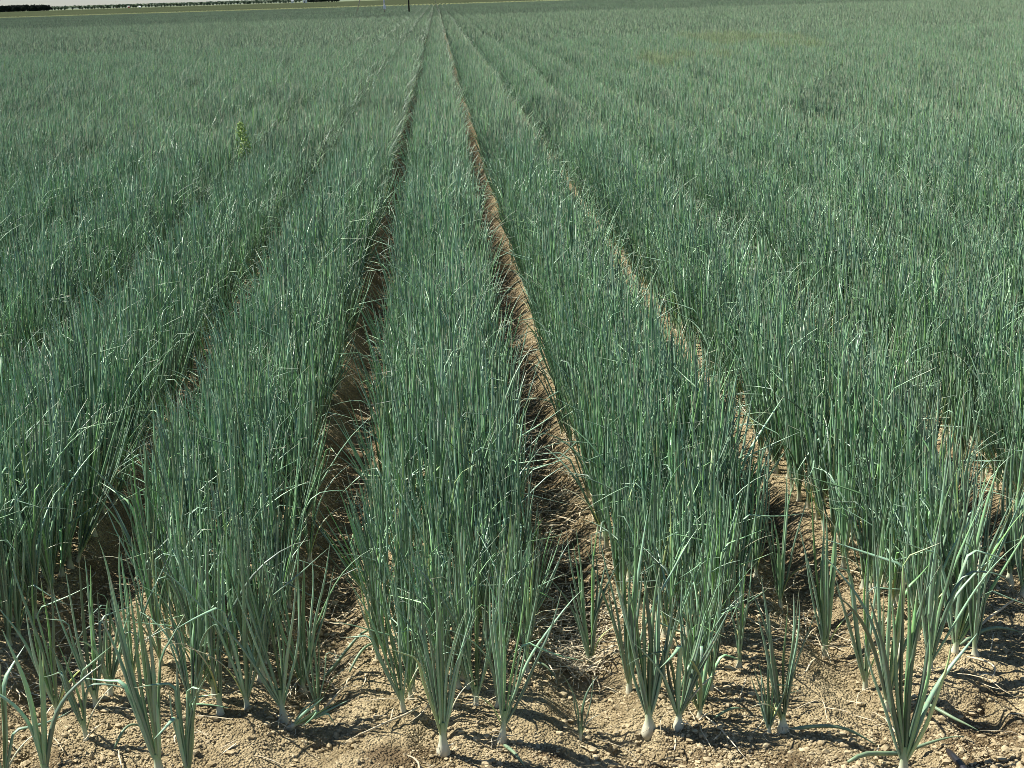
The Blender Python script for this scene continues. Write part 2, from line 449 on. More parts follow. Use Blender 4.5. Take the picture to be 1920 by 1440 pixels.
ROWN = ['outer left row', 'second left row', 'left inner row', 'right inner row', 'second right row', 'outer right row']
BEDN = {0: 'centre bed', 1: 'first bed right of centre', 2: 'second bed right of centre', 3: 'third bed right of centre',
        4: 'fourth bed right of centre', -1: 'first bed left of centre', -2: 'second bed left of centre',
        -3: 'third bed left of centre', -4: 'fourth bed left of centre'}
ORD = ['foremost', 'second', 'third', 'fourth', 'fifth', 'sixth', 'seventh', 'eighth', 'ninth', 'tenth', 'eleventh', 'twelfth',
       'thirteenth', 'fourteenth', 'fifteenth', 'sixteenth', 'seventeenth', 'eighteenth', 'nineteenth', 'twentieth']
root = None
seen = {}
for j in sorted(np.where(ind)[0], key=lambda q: P[q, 1]):
    x, y, bed, ri, _ = P[j]; bed = int(bed); ri = int(ri)
    k = seen.get((bed, ri), 0); seen[(bed, ri)] = k + 1
    pos = ('%s back' % ORD[k]) if k else 'foremost'
    lab = 'onion plant, %s in the %s of %s' % (pos, ROWN[ri], BEDN.get(bed, 'bed at the side'))
    fol, bul = PROT[RNG.integers(len(PROT))]
    off = ROWS[ri] / .183
    yv = np.clip((y - 3.0) / .9, 0, 1)
    rot = (RNG.normal(0, .07), (abs(off) > .9) * (RNG.random() < .10) * np.sign(off) * RNG.uniform(.1, .38) + RNG.normal(0, .055), RNG.uniform(0, 6.28))
    q = mathutils.Euler((rot[0], rot[1], 0)).to_matrix() @ mathutils.Euler((0, 0, rot[2])).to_matrix()
    sc = RNG.uniform(.84, 1.1) * (.72 + .28 * yv) * (1 + .24 * vnoise(x * 1.7, y * 1.2, 61)) * (1 - .15 * off * off)
    e = q.to_euler(); z = float(ground_z(x, y)) + .002
    if root is None:
        root = place_plant(x, y, fol, bul, e, sc, None, lab)
    else:
        c_ = root.copy(); COL.objects.link(c_)
        c_.location = (x, y, z); c_.rotation_euler = e; c_.scale = (sc,) * 3; c_['label'] = lab
        for ch in root.children:
            d_ = ch.copy(); d_.data = fol if ch.name.startswith('foliage') else bul
            d_.parent = c_; COL.objects.link(d_)

# ------------------------------------------------------------------ the rest of the crop: one instanced object
lib = bpy.data.collections.new('crop_library')       # never linked to the scene
LIBN = []


def lib_add(name, V, Q, C):
    me = mesh_np(name, V, Q, C, M_LEAF)
    o = bpy.data.objects.new(name, me); lib.objects.link(o); LIBN.append(name)
    return len(LIBN) - 1


def join(parts):
    Vs, Qs, Cs, n = [], [], [], 0
    for V, Q, C in parts:
        Vs.append(V); Qs.append(Q + n); Cs.append(C); n += len(V)
    return np.concatenate(Vs), np.concatenate(Qs), np.concatenate(Cs)


def crop_chunk(r, length, step, nleaf, S, K, wmul, beds=1, tint=0.0, hmul=1.0, bri=1.0, drym=1.0):
    """a length of bed with all its leaves, centred on x=0, from y=0"""
    X, Y = [], []
    for bd in range(beds):
        for rx in ROWS:
            ys = np.arange(0, length, step) + r.normal(0, step * .25, int(math.ceil(length / step)))
            X.append(bd * BEDW + rx + r.normal(0, .016, len(ys))); Y.append(ys)
    X = np.concatenate(X); Y = np.concatenate(Y); n = len(X)
    off = ((X + BEDW / 2) % BEDW - BEDW / 2) / .183
    N = n * nleaf
    pi = np.repeat(np.arange(n), nleaf); o = np.tile((np.arange(nleaf) + .5) / nleaf, n)
    phi = r.uniform(0, 2 * np.pi, N)
    sp = r.uniform(.75, 1.05, n)[pi]
    t0 = np.abs((.03 + .27 * o) * sp + r.normal(0, .04, N)); t1 = t0 * .45 + r.normal(.03, .15, N) + (r.random(N) < .13) * r.uniform(.4, 1.3, N)
    hh = (r.uniform(.42, .55, n) * (1 - .17 * off ** 2) * hmul)[pi]
    L = hh * (1.05 - .28 * o + r.normal(0, .07, N))
    W = .0096 * wmul * r.uniform(.75, 1.15, N)
    ks = r.uniform(.45, .85, N); ka = np.where(r.random(N) < .10, r.uniform(.6, 2, N), 0)
    base = np.zeros((N, 3)); base[:, 0] = X[pi]; base[:, 1] = Y[pi]; base[:, 2] = .03
    young = np.clip(np.clip(1 - o * 2.4, 0, 1) * .6 + (r.random(N) < .12) * .5, 0, 1)
    dry = np.where(r.random(N) < .45, r.uniform(.02, .1, N), 0)
    dd_ = (o > 1 - 1.01 / nleaf) & (r.random(n) < .35)[pi]; t1 = np.where(dd_, r.uniform(1.1, 2.0, N), t1); L = np.where(dd_, L * .7, L)
    tint = np.where(dd_, .7, np.maximum(tint, (r.random(N) < .02) * .4))
    pb = bri * r.uniform(.85, 1.15) * r.uniform(.85, 1.15, n)[pi] * r.uniform(.4, 1.65, N)
    dry = dry * drym; tint = tint * (drym if drym < 1 else 1)
    V, Q, C = leaf_geo(r, base, phi, t0, t1, L, W, S, K, (ks, ka), young, dry, bright=pb, tint=tint)
    lean = np.repeat((np.sign(off) * (np.abs(off) > .9) * (r.random(n) < .14) * r.uniform(.1, .38, n) + r.normal(0, .05, n))[pi], (S + 1) * K)
    V[:, 0] += lean * np.maximum(V[:, 2], 0)
    return V, Q, C


pts, rots, idx, scl = [], [], [], []
# single plants
ids = []
for i in range(26):
    a = proto_plant(RNG, RNG.integers(10, 13), 8, 5)
    bb = bulb_geo(RNG, 1.0, .05, RNG.uniform(.9, 1.4), 6)
    ids.append(lib_add('p%03d' % i, *join([a, bb])))
yids = []
for i in range(5):
    yids.append(lib_add('p%03d' % (100 + i), *proto_plant(RNG, 9, 8, 5, 1.0, .55)))
for j in np.where(~ind)[0]:
    x, y, bed, ri, _ = P[j]
    off = ROWS[int(ri)] / .183
    q = mathutils.Euler((RNG.normal(0, .07), (abs(off) > .9) * (RNG.random() < .10) * np.sign(off) * RNG.uniform(.1, .38) + RNG.normal(0, .055), 0)).to_matrix() @ mathutils.Euler((0, 0, RNG.uniform(0, 6.28))).to_matrix()
    pts.append((x, y, float(ground_z(x, y, False)))); rots.append(tuple(q.to_euler()))
    yv = np.clip((y - 3.0) / .9, 0, 1)
    idx.append(ids[RNG.integers(len(ids))]); scl.append(RNG.uniform(.84, 1.1) * (.72 + .28 * yv) * (1 + .24 * vnoise(x * 1.7, y * 1.2, 61)) * (1 - .15 * off * off))
# middle distance, by metre lengths of bed
mids = [lib_add('q%03d' % i, *crop_chunk(RNG, 2.0, STEP, 8, 5, 4, 1.15)) for i in range(7)]
ymid = [lib_add('q%03d' % (50 + i), *crop_chunk(RNG, 2.0, STEP, 8, 5, 4, 1.15, tint=.28)) for i in range(2)]
FAR2 = 40.0
vx = lambda y: .55 * y + 4


def yellowish(x, y):
    spots = [(ground_at(1300, 100, .5), 1.2), (ground_at(1385, 65, .5), 1.5), (ground_at(1450, 75, .5), 1.2), (ground_at(60, 80, .5), 1.8)]
    return any(math.hypot(x - a[0][0], (y - a[0][1]) * .5) < a[1] for a in spots)


for bed in range(-90, 90):
    for y in np.arange(FAR1, FAR2, 2.0):
        x = BED0 + bed * BEDW
        if abs(x) > vx(y): continue
        flip = RNG.random() < .5
        pts.append((x, y + (2.0 if flip else 0), -.01)); rots.append((0, 0, math.pi if flip else 0))
        src = ymid if yellowish(x, y) and RNG.random() < .7 else mids
        idx.append(src[RNG.integers(len(src))]); scl.append(1 + .14 * float(vnoise(x * .8, y * .5, 62)))
# far distance
fars = [lib_add('r%03d' % i, *crop_chunk(RNG, 4.0, .12, 5, 3, 3, 2.0, beds=2, bri=.72, drym=.4)) for i in range(5)]  # bri below 1 here and in vfar: leaf colour darkened for lost self-shadowing
FAR3 = 96.0
for bp in range(-60, 60):
    for y in np.arange(FAR2, FAR3, 4.0):
        x = BED0 + bp * 2 * BEDW
        if abs(x) > vx(y): continue
        flip = RNG.random() < .5
        pts.append((x + (BEDW if flip else 0), y + (4.0 if flip else 0), -.01)); rots.append((0, 0, math.pi if flip else 0))
        idx.append(fars[RNG.integers(len(fars))]); scl.append(RNG.uniform(.98, 1.03))
vfar = [lib_add('s%03d' % i, *crop_chunk(RNG, 8.0, .17, 4, 2, 3, 3.1, beds=4, bri=.50, drym=.2)) for i in range(5)]
yfar = [lib_add('s%03d' % (50 + i), *crop_chunk(RNG, 8.0, .2, 4, 2, 3, 3.9, beds=4, tint=.85, bri=.8)) for i in range(2)]
FAR4 = 264.0
for bp in range(-60, 60):
    for y in np.arange(FAR3, FAR4, 8.0):
        x = BED0 + bp * 4 * BEDW
        if abs(x) > vx(y): continue
        flip = RNG.random() < .5
        pts.append((x + (3 * BEDW if flip else 0), y + (8.0 if flip else 0), -.01)); rots.append((0, 0, math.pi if flip else 0))
        src = yfar if y > FAR4 - 26 else vfar
        idx.append(src[RNG.integers(len(src))]); scl.append(1.0)

me = bpy.data.meshes.new('onion_crop')
me.vertices.add(len(pts)); me.vertices.foreach_set('co', np.array(pts, np.float32).ravel())
a = me.attributes.new('rot', 'FLOAT_VECTOR', 'POINT'); a.data.foreach_set('vector', np.array(rots, np.float32).ravel())
a = me.attributes.new('idx', 'INT', 'POINT')
rank = {n: i for i, n in enumerate(sorted(LIBN))}
a.data.foreach_set('value', np.array([rank[LIBN[i]] for i in idx], np.int32))
a = me.attributes.new('scl', 'FLOAT', 'POINT'); a.data.foreach_set('value', np.array(scl, np.float32))
crop = link('onion_crop', me)
tag(crop, 'dense green onion crop filling the field beyond the front plants', 'onion crop', kind='stuff')


def scatter_nodes(name, coll):
    ng = bpy.data.node_groups.new(name, 'GeometryNodeTree')
    ng.interface.new_socket('Geometry', in_out='INPUT', socket_type='NodeSocketGeometry')
    ng.interface.new_socket('Geometry', in_out='OUTPUT', socket_type='NodeSocketGeometry')
    N = ng.nodes; L = ng.links
    gi = N.new('NodeGroupInput'); go = N.new('NodeGroupOutput')
    ip = N.new('GeometryNodeInstanceOnPoints'); ci = N.new('GeometryNodeCollectionInfo')
    ci.inputs['Collection'].default_value = coll
    ci.inputs['Separate Children'].default_value = True; ci.inputs['Reset Children'].default_value = True
    L.new(gi.outputs[0], ip.inputs['Points']); L.new(ci.outputs[0], ip.inputs['Instance'])
    ip.inputs['Pick Instance'].default_value = True

    def attr(n, t):
        k = N.new('GeometryNodeInputNamedAttribute'); k.data_type = t; k.inputs['Name'].default_value = n
        return k.outputs['Attribute']
    L.new(attr('idx', 'INT'), ip.inputs['Instance Index'])
    er = N.new('FunctionNodeEulerToRotation'); L.new(attr('rot', 'FLOAT_VECTOR'), er.inputs[0]); L.new(er.outputs[0], ip.inputs['Rotation'])
    L.new(attr('scl', 'FLOAT'), ip.inputs['Scale'])
    L.new(ip.outputs[0], go.inputs[0])
    return ng


md = crop.modifiers.new('plants', 'NODES'); md.node_group = scatter_nodes('crop_planting', lib)

# ------------------------------------------------------------------ ground sheet
def graded(a, b, step, far, lo, mid=0):
    fine = list(np.arange(a, b + 1e-6, step)) + list(np.arange(b + .02, mid, .02)); out = fine[:]
    s = step; v = out[-1]
    while v < far: s = min(s * 1.12 if v > 14 else max(s * 1.06, step), 400) if s < .1 or v > 14 else .1; v += s; out.append(v)
    s = step; v = a; pre = []
    while v > lo: s = min(s * 1.12 if v < -14 else max(s * 1.06, step), 400) if s < .1 or v < -14 else .1; v -= s; pre.append(v)
    return np.array(pre[::-1] + out)


gx = graded(-1.4, 1.6, .0065, 7000, -7000)
gy = graded(2.55, 4.1, .0065, 9000, -60, 10)
X, Y = np.meshgrid(gx, gy)
Z = ground_z(X, Y)
nx, ny = len(gx), len(gy)
i = np.arange(ny - 1)[:, None] * nx; k = np.arange(nx - 1)[None]
Q = np.stack([i + k, i + k + 1, i + nx + k + 1, i + nx + k], -1).reshape(-1, 4)
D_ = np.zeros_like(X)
for a_, b_, rx_, ry_ in ((1870, 1390, .14, .16), (1290, 1412, .10, .05), (1500, 1432, .08, .04), (40, 1432, .12, .05), (800, 1400, .05, .06), (740, 1425, .06, .04), (1000, 1420, .05, .03)):  # plant shadows on the front soil, painted as dark vertex patches
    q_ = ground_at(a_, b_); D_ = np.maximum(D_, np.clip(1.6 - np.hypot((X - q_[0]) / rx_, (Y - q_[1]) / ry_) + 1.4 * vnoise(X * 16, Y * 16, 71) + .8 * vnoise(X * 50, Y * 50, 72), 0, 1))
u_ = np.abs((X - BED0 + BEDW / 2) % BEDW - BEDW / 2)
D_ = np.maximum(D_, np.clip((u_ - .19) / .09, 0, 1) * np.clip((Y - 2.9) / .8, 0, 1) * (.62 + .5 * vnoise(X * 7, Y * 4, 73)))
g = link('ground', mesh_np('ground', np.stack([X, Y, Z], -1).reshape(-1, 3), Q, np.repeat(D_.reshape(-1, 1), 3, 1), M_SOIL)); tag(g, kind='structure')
print('ground verts', nx * ny)

# crumbs of soil
def ico_base():
    import bmesh
    bm = bmesh.new(); bmesh.ops.create_icosphere(bm, subdivisions=1, radius=1)
    v = np.array([q.co[:] for q in bm.verts]); f = np.array([[w.index for w in q.verts] for q in bm.faces]); bm.free()
    return v, f


iv, if_ = ico_base()
nC = 60000
cx = RNG.uniform(-1.5, 1.6, nC * 2); cy = 2.6 + (RNG.random(nC * 2) ** 1.6) * 2.6
clump = vnoise(cx * 6, cy * 6, 21) + vnoise(cx * 17, cy * 17, 22) * .6
sel = RNG.random(nC * 2) < .5 + clump * 1.3
cx, cy = cx[sel][:nC], cy[sel][:nC]; n = len(cx)
cr = np.minimum(.0019 * np.exp(RNG.exponential(.36, n)), .010)
cz = ground_z(cx, cy) + cr * .25
V = iv[None] * cr[:, None, None] * RNG.uniform(.6, 1.25, (n, 12, 1)) * np.stack([RNG.uniform(.8, 1.3, n), RNG.uniform(.8, 1.3, n), RNG.uniform(.6, .95, n)], -1)[:, None, :]
V = V + np.stack([cx, cy, cz], -1)[:, None, :]
Fc = if_[None] + (np.arange(n) * 12)[:, None, None]
o = link('soil_clods', mesh_np('soil_clods', V.reshape(-1, 3), Fc.reshape(-1, 3), None, M_CLOD, False))
tag(o, 'loose crumbs and small clods of sandy soil on the ground', 'soil clods', kind='stuff')

# dry leaf litter in the furrows
nl = 8500
fb = RNG.integers(-5, 7, nl)
lx = BED0 + (fb + .5) * BEDW + RNG.normal(0, .10, nl); ly = 3.3 + RNG.random(nl) ** 2.2 * 28
lx = np.where(RNG.random(nl) < .35, BED0 + .5 * BEDW + RNG.normal(0, .09, nl), lx)
lx[:170] = RNG.uniform(-1.1, 1.3, 170); ly[:170] = RNG.uniform(2.8, 3.7, 170)
base = np.stack([lx, ly, ground_z(lx, ly, False) + .012], -1)
V, Q, C = leaf_geo(RNG, base, RNG.uniform(0, 6.28, nl), np.full(nl, 1.45) + RNG.normal(0, .12, nl), np.full(nl, 1.6) + RNG.normal(0, .12, nl),
                   RNG.uniform(.04, .16, nl), RNG.uniform(.0025, .006, nl), 4, 4, (np.full(nl, .6), np.where(RNG.random(nl) < .3, .5, 0)),
                   RNG.random(nl), np.zeros(nl), flat=.3)
o = link('dry_leaf_litter', mesh_np('dry_leaf_litter', V, Q, C, M_DRY))
tag(o, 'scattered bits of dry straw coloured onion leaf in the furrows', 'leaf litter', kind='stuff')


# fallen and lying leaves
def lying(p0, p1, w, lab, mat=M_DRY, arch=.01, name='fallen_leaf', cat='fallen leaf', col=None, sag=0.0):
    a = np.array(ground_at(*p0)); b_ = np.array(ground_at(*p1)); mb = MB(); pts_ = []
    nrm = np.array([-(b_ - a)[1], (b_ - a)[0]])
    for t in np.linspace(0, 1, 12):
        q = a + (b_ - a) * t + nrm * sag * math.sin(t * 3.1)
        pts_.append((q[0], q[1], float(ground_z(q[0], q[1], False)) + .010 + arch * math.sin(t * math.pi)))
    rad = w / 2 * np.interp(np.linspace(0, 1, 12), [0, .15, .7, 1], [.6, 1, .7, .1])
    mb.tube(pts_, rad, 6)
    me_ = mb.mesh(name, mat, True)
    o = link(name, me_); tag(o, lab, cat, 'leaves lying on the soil'); return o


M_GREENLY = noisy('lying_green_leaf', (.12, .19, .12), (.20, .27, .15), 30, .5, .4)
lying((788, 1335), (642, 1404), .006, 'long dry straw coloured leaf lying in front of the centre bed', sag=.08)
lying((605, 1303), (652, 1278), .006, 'pale short leaf lying at the mouth of the dark furrow')
lying((605, 1237), (720, 1185), .009, 'pale green leaf lying across the dark furrow', M_GREENLY, .02)
lying((655, 1255), (722, 1215), .008, 'short grey green leaf lying below the one crossing the furrow', M_GREENLY, .02)
lying((1590, 1440), (1808, 1383), .011, 'long curved green leaf lying behind the biggest front plant', M_GREENLY, .015, sag=.08)
lying((1480, 1372), (1650, 1383), .009, 'flat leaf stretched right from the open fan plant', M_GREENLY, .015)
lying((1735, 1325), (1838, 1370), .009, 'green leaf lying on shaded soil right of the big plant', M_GREENLY, .01, sag=-.1)
lying((1812, 1247), (1855, 1290), .006, 'short curled pale leaf on the soil at far right', sag=.3)
lying((1800, 1220), (1919, 1188), .011, 'green leaf reaching right to the picture edge', M_GREENLY, .03)
lying((1320, 1345), (1400, 1430), .004, 'thin dry stalk lying on dark soil right of the bushy plant')
lying((945, 1400), (985, 1445), .009, 'pale flat leaf lying toward the viewer from the tilted bulb', M_GREENLY, .008)
lying((1340, 1350), (1400, 1336), .007, 'short green leaf lying right of the bushy plant', M_GREENLY, .012)
lying((1000, 1250), (1045, 1258), .007, 'grey green leaf lying right of the centre bed', M_GREENLY, .015)
lying((1835, 1180), (1919, 1120), .008, 'dry pale leaf on lit soil at the right edge')
lying((215, 1407), (285, 1378), .007, 'pale curved leaf lying left of the stout left plant', M_GREENLY, .03, sag=.1)

# drip tape
mb = MB(); p0 = np.array(ground_at(1778, 1400)); p1 = np.array(ground_at(1860, 1500)); pts_ = []
for t in np.linspace(0, 1, 8):
    q = p0 + (p1 - p0) * t; pts_.append((q[0], q[1], float(ground_z(q[0], q[1])) + .005))
M_TAPE, _, _ = material('black_plastic', (.015, .015, .018), .35, .5)
o = link('drip_tape', mb.tube(pts_, [.006, .008, .009, .009, .009, .009, .009, .009], 8).mesh('drip_tape', M_TAPE, True))
tag(o, 'piece of black plastic drip tape half buried at bottom right', 'drip tape')

# yellow green weed standing out of the crop
M_WEED = noisy('weed_leaf', (.20, .31, .07), (.32, .42, .13), 20, .6, .3)
wx, wy = ground_at(456, 262, .45)
w = bpy.data.objects.new('weed_plant', None); COL.objects.link(w); w.location = (wx, wy, -.03)
tag(w, 'bright yellow green weed standing above the onion crop at left', 'weed')
N = 300; mbv = []; mbf = []
zz = RNG.uniform(.34, .63, N); aa = RNG.uniform(0, 6.28, N); rr = .06 * np.sqrt(RNG.random(N)) * np.interp(zz, [.18, .42, .66], [.7, 1.1, .35])
for z_, a_, r_ in zip(zz, aa, rr):
    cpt = np.array([r_ * math.cos(a_) - .05 * (z_ - .4), r_ * math.sin(a_), z_]); s_ = RNG.uniform(.006, .013)
    d1 = RNG.normal(size=3); d1 /= np.linalg.norm(d1); d2 = np.cross(d1, RNG.normal(size=3)); d2 /= np.linalg.norm(d2)
    n_ = len(mbv); mbv += [tuple(cpt - d1 * s_ * 1.6), tuple(cpt + d2 * s_ * .6 + (0, 0, .003)), tuple(cpt + d1 * s_ * 1.6), tuple(cpt - d2 * s_ * .6)]
    mbf.append((n_, n_ + 1, n_ + 2, n_ + 3))
link('foliage', mesh_np('foliage', mbv, mbf, None, M_WEED), w)
mb = MB().tube([(0, 0, 0), (.01, 0, .4), (-.02, .01, .64)], [.007, .005, .002], 6)
for q in range(7):
    a_ = q * 2.4; z_ = .2 + q * .07
    mb.tube([(.005, 0, z_), (.09 * math.cos(a_), .09 * math.sin(a_), z_ + .12)], [.003, .0012], 5)
link('stem', mb.mesh('stem', M_WEED, True), w)

# ------------------------------------------------------------------ second crop, track and far country
M_CROP2 = noisy('far_crop', (.034, .044, .024), (.052, .062, .034), .35, 1.0, .0, .5)
M_CROP3 = noisy('pale_stubble', (.22, .23, .12), (.32, .31, .18), .2, .9, .2)
xs = np.concatenate([np.arange(-1400, -200, 16), np.arange(-200, 200, 3.0), np.arange(200, 1400, 16)]); ys = np.concatenate([np.arange(FAR4 + 2, 420, 1.6), np.arange(420, 1250, 10)])
X, Y = np.meshgrid(xs, ys); Z = .42 + .10 * vnoise(X * .7, Y * .9, 31) + .08 * vnoise(X * .1, Y * .2, 32)
Z[0, :] = .0; Z[-1, :] = 0; Z[:, 0] = 0; Z[:, -1] = 0
nx, ny = len(xs), len(ys); i = np.arange(ny - 1)[:, None] * nx; k = np.arange(nx - 1)[None]
Q = np.stack([i + k, i + k + 1, i + nx + k + 1, i + nx + k], -1).reshape(-1, 4)
o = link('low_crop', mesh_np('low_crop', np.stack([X, Y, Z], -1).reshape(-1, 3), Q, None, M_CROP2))
tag(o, 'olive green low crop in the next field beyond the onions', 'field crop', kind='stuff')
M_ROAD = noisy('dirt_road', (.26, .25, .18), (.34, .33, .24), .1, .95, .1)
o = link('dirt_road', MB().box((0, 1290, .02), (2800, 50, .04)).mesh('dirt_road', M_ROAD)); tag(o, kind='structure')
M_PAST = noisy('pasture', (.07, .09, .045), (.13, .15, .08), .02, .95, .1)
o = link('pasture', MB().box((-600, 2610, .012), (9000, 2580, .024)).mesh('pasture', M_PAST)); tag(o, kind='structure')

# low hills
M_HILL = noisy('hill', (.10, .13, .095), (.17, .20, .15), .03, .95, .1, 0, 8)
nxh = 160; hx = np.linspace(-5200, 3600, nxh); hyv = np.linspace(3900, 6800, 40)
X, Y = np.meshgrid(hx, hyv)
t = np.sin(np.clip((Y - 3900) / 2900, 0, 1) * np.pi)
Z = (4 + 6 * np.interp(X, [-5200, -2900, -1900, -1000, -300, 3600], [.1, .1, .45, .8, .55, .4]) + 3 * vnoise(X * .004, Y * .004, 41)) * t - .3
i = np.arange(39)[:, None] * nxh; k = np.arange(nxh - 1)[None]
Q = np.stack([i + k, i + k + 1, i + nxh + k + 1, i + nxh + k], -1).reshape(-1, 4)
o = link('hills', mesh_np('hills', np.stack([X, Y, Z], -1).reshape(-1, 3), Q, None, M_HILL)); tag(o, kind='structure')

# trees --------------------------------------------------------------
M_TRUNK = noisy('bark', (.16, .12, .09), (.26, .21, .16), 4)
M_PALE = noisy('pale_bark', (.40, .38, .33), (.55, .52, .46), 4)
M_TREE = noisy('tree_leaves', (.022, .045, .022), (.05, .085, .04), .8, .8, .2)
M_DARK = noisy('dark_tree_leaves', (.010, .018, .014), (.022, .034, .024), .6, .8, .2)


def crown_mesh(r, h, rad, z0, n, leaf, mat):
    vv, ff = [], []
    cl = [(r.normal(0, rad * .35), r.normal(0, rad * .35), r.uniform(z0 + .15 * h, h * .86), r.uniform(.35, .6) * rad) for _ in range(9)]
    for q in range(n):
        cxx, cyy, czz, cr_ = cl[q % 9]
        d = r.normal(size=3); d /= np.linalg.norm(d); p = np.array([cxx, cyy, czz]) + d * cr_ * r.uniform(.5, 1.08)
        p[2] = min(max(p[2], z0), h)
        a1 = r.normal(size=3); a1 /= np.linalg.norm(a1); a2 = np.cross(a1, r.normal(size=3)); a2 /= np.linalg.norm(a2)
        s_ = leaf * r.uniform(.6, 1.3); n_ = len(vv)
        vv += [tuple(p - a1 * s_), tuple(p - a2 * s_ * .7), tuple(p + a1 * s_), tuple(p + a2 * s_ * .7)]; ff.append((n_, n_ + 1, n_ + 2, n_ + 3))
    return mesh_np('crown', vv, ff, None, mat, False)


def tree(name, x, y, h, rad, mat, tmat, lab, cat, group, n=260, leaf=.35, trunk=.12, low=.1):
    e = bpy.data.objects.new(name, None); COL.objects.link(e); e.location = (x, y, 0)
    tag(e, lab, cat, group)
    z0 = h * low
    link('crown', crown_mesh(RNG, h, rad, z0, n, leaf, mat), e)
    mb = MB().tube([(0, 0, -.1), (.03, 0, z0), (0, .05, h * .7)], [trunk, trunk * .75, trunk * .25], 6)
    for q in range(4):
        a_ = q * 1.7; mb.tube([(0, 0, z0 + .1 * q * h * .4), (rad * .5 * math.cos(a_), rad * .5 * math.sin(a_), z0 + .3 * h)], [trunk * .4, trunk * .12], 5)
    link('trunk', mb.mesh('trunk', tmat, True), e)
    return e


def copy_tree(src, x, y, rz, s):
    c_ = src.copy(); COL.objects.link(c_); c_.location = (x, y, 0); c_.rotation_euler = (0, 0, rz); c_.scale = (s, s, s * RNG.uniform(.85, 1.15))
    for ch in src.children:
        d_ = ch.copy(); d_.parent = c_; COL.objects.link(d_)
    return c_


def far_xy(px, dist):
    """ground point at a distance, in the bearing of a picture column near the horizon"""
    d = CM @ np.array([px - 960, 720 - (19.3 - .031 * px), -F]); k_ = dist / math.hypot(d[0], d[1])
    return d[0] * k_, d[1] * k_


# dark windbreak block at the left: tall dense trees, trunks pale at the base
src = [tree('windbreak_tree', *far_xy(92, 1440), 5.4, 1.9, M_DARK, M_PALE, 'last dark tree at the right end of the tall windbreak',
            'tree', 'dark windbreak trees at the left horizon', 700, .5, .14)]
for q in range(2):
    src.append(tree('windbreak_tree', *far_xy(88 - 3.5 * q, 1440), 5.2, 1.9, M_DARK, M_PALE, 'dark evergreen tree inside the dense windbreak on the left horizon',
                    'tree', 'dark windbreak trees at the left horizon', 700, .5, .14))
px = 82.0
while px > -120:
    c_ = copy_tree(src[RNG.integers(1, 3)], *far_xy(px, 1440 + RNG.uniform(-4, 4)), RNG.uniform(0, 6), RNG.uniform(.92, 1.08))
    px -= RNG.uniform(2.7, 3.6)
px = 86.0
while px > -120:
    copy_tree(src[RNG.integers(1, 3)], *far_xy(px, 1456 + RNG.uniform(-4, 4)), RNG.uniform(0, 6), RNG.uniform(.95, 1.12)); px -= RNG.uniform(3, 4)
# row of small round orchard trees
srt = [tree('orchard_tree', *far_xy(97 + 6 * q, 1620), 3.4, 1.5, M_TREE, M_TRUNK, 'small round orchard tree in the row along the horizon', 'tree',
            'orchard trees in a row on the horizon', 260, .35, .12) for q in range(3)]
px = 115.0; posn = []
while px < 575:
    if RNG.random() > .06: copy_tree(srt[RNG.integers(3)], *far_xy(px, 1620 + RNG.uniform(-5, 5)), RNG.uniform(0, 6), RNG.uniform(.75, 1.15))
    px += RNG.uniform(4.5, 7.5)
# dark hedge trees near the top edge
h0 = tree('hedge_tree', *far_xy(578, 1560), 3.6, 1.7, M_DARK, M_TRUNK, 'dark bushy tree in the hedge line left of the irrigation tower', 'tree',
          'dark hedge trees left of the irrigation tower', 420, .42, .12)
px = 582.0
while px < 634:
    copy_tree(h0, *far_xy(px, 1560 + RNG.uniform(-3, 3)), RNG.uniform(0, 6), RNG.uniform(.85, 1.1)); px += 3.0

# far orchard mass between row and hill (reads as one band)
vv, ff = [], []
for q in range(5200):
    px = RNG.uniform(92, 620); D = RNG.uniform(1750, 2600); x, y = far_xy(px, D)
    z_ = RNG.uniform(.6, 1.0) * RNG.uniform(2.5, 4.0) + (D - 1750) * .0022; s_ = RNG.uniform(.7, 1.6)
    a1 = RNG.normal(size=3); a1 /= np.linalg.norm(a1); a2 = np.cross(a1, RNG.normal(size=3)); a2 /= np.linalg.norm(a2)
    p = np.array([x, y, z_]); n_ = len(vv)
    vv += [tuple(p - a1 * s_), tuple(p - a2 * s_), tuple(p + a1 * s_), tuple(p + a2 * s_)]; ff.append((n_, n_ + 1, n_ + 2, n_ + 3))
M_FARO = noisy('far_orchard', (.08, .11, .07), (.16, .19, .13), .05, .9, .1)
o = link('far_orchard', mesh_np('far_orchard', vv, ff, None, M_FARO, False)); tag(o, 'pale grey green orchard mass far behind the tree row', 'orchard', kind='stuff')

# buildings and poles far off -----------------------------------------
M_WHITE = noisy('white_wall', (.70, .69, .66), (.80, .79, .76), .5); M_RED = noisy('red_paint', (.38, .07, .04), (.5, .10, .06), .8)
M_GREY = noisy('grey_roof', (.35, .35, .36), (.45, .45, .46), .5); M_GLASS, _, _ = material('dark_window', (.03, .035, .04), .15, .6)


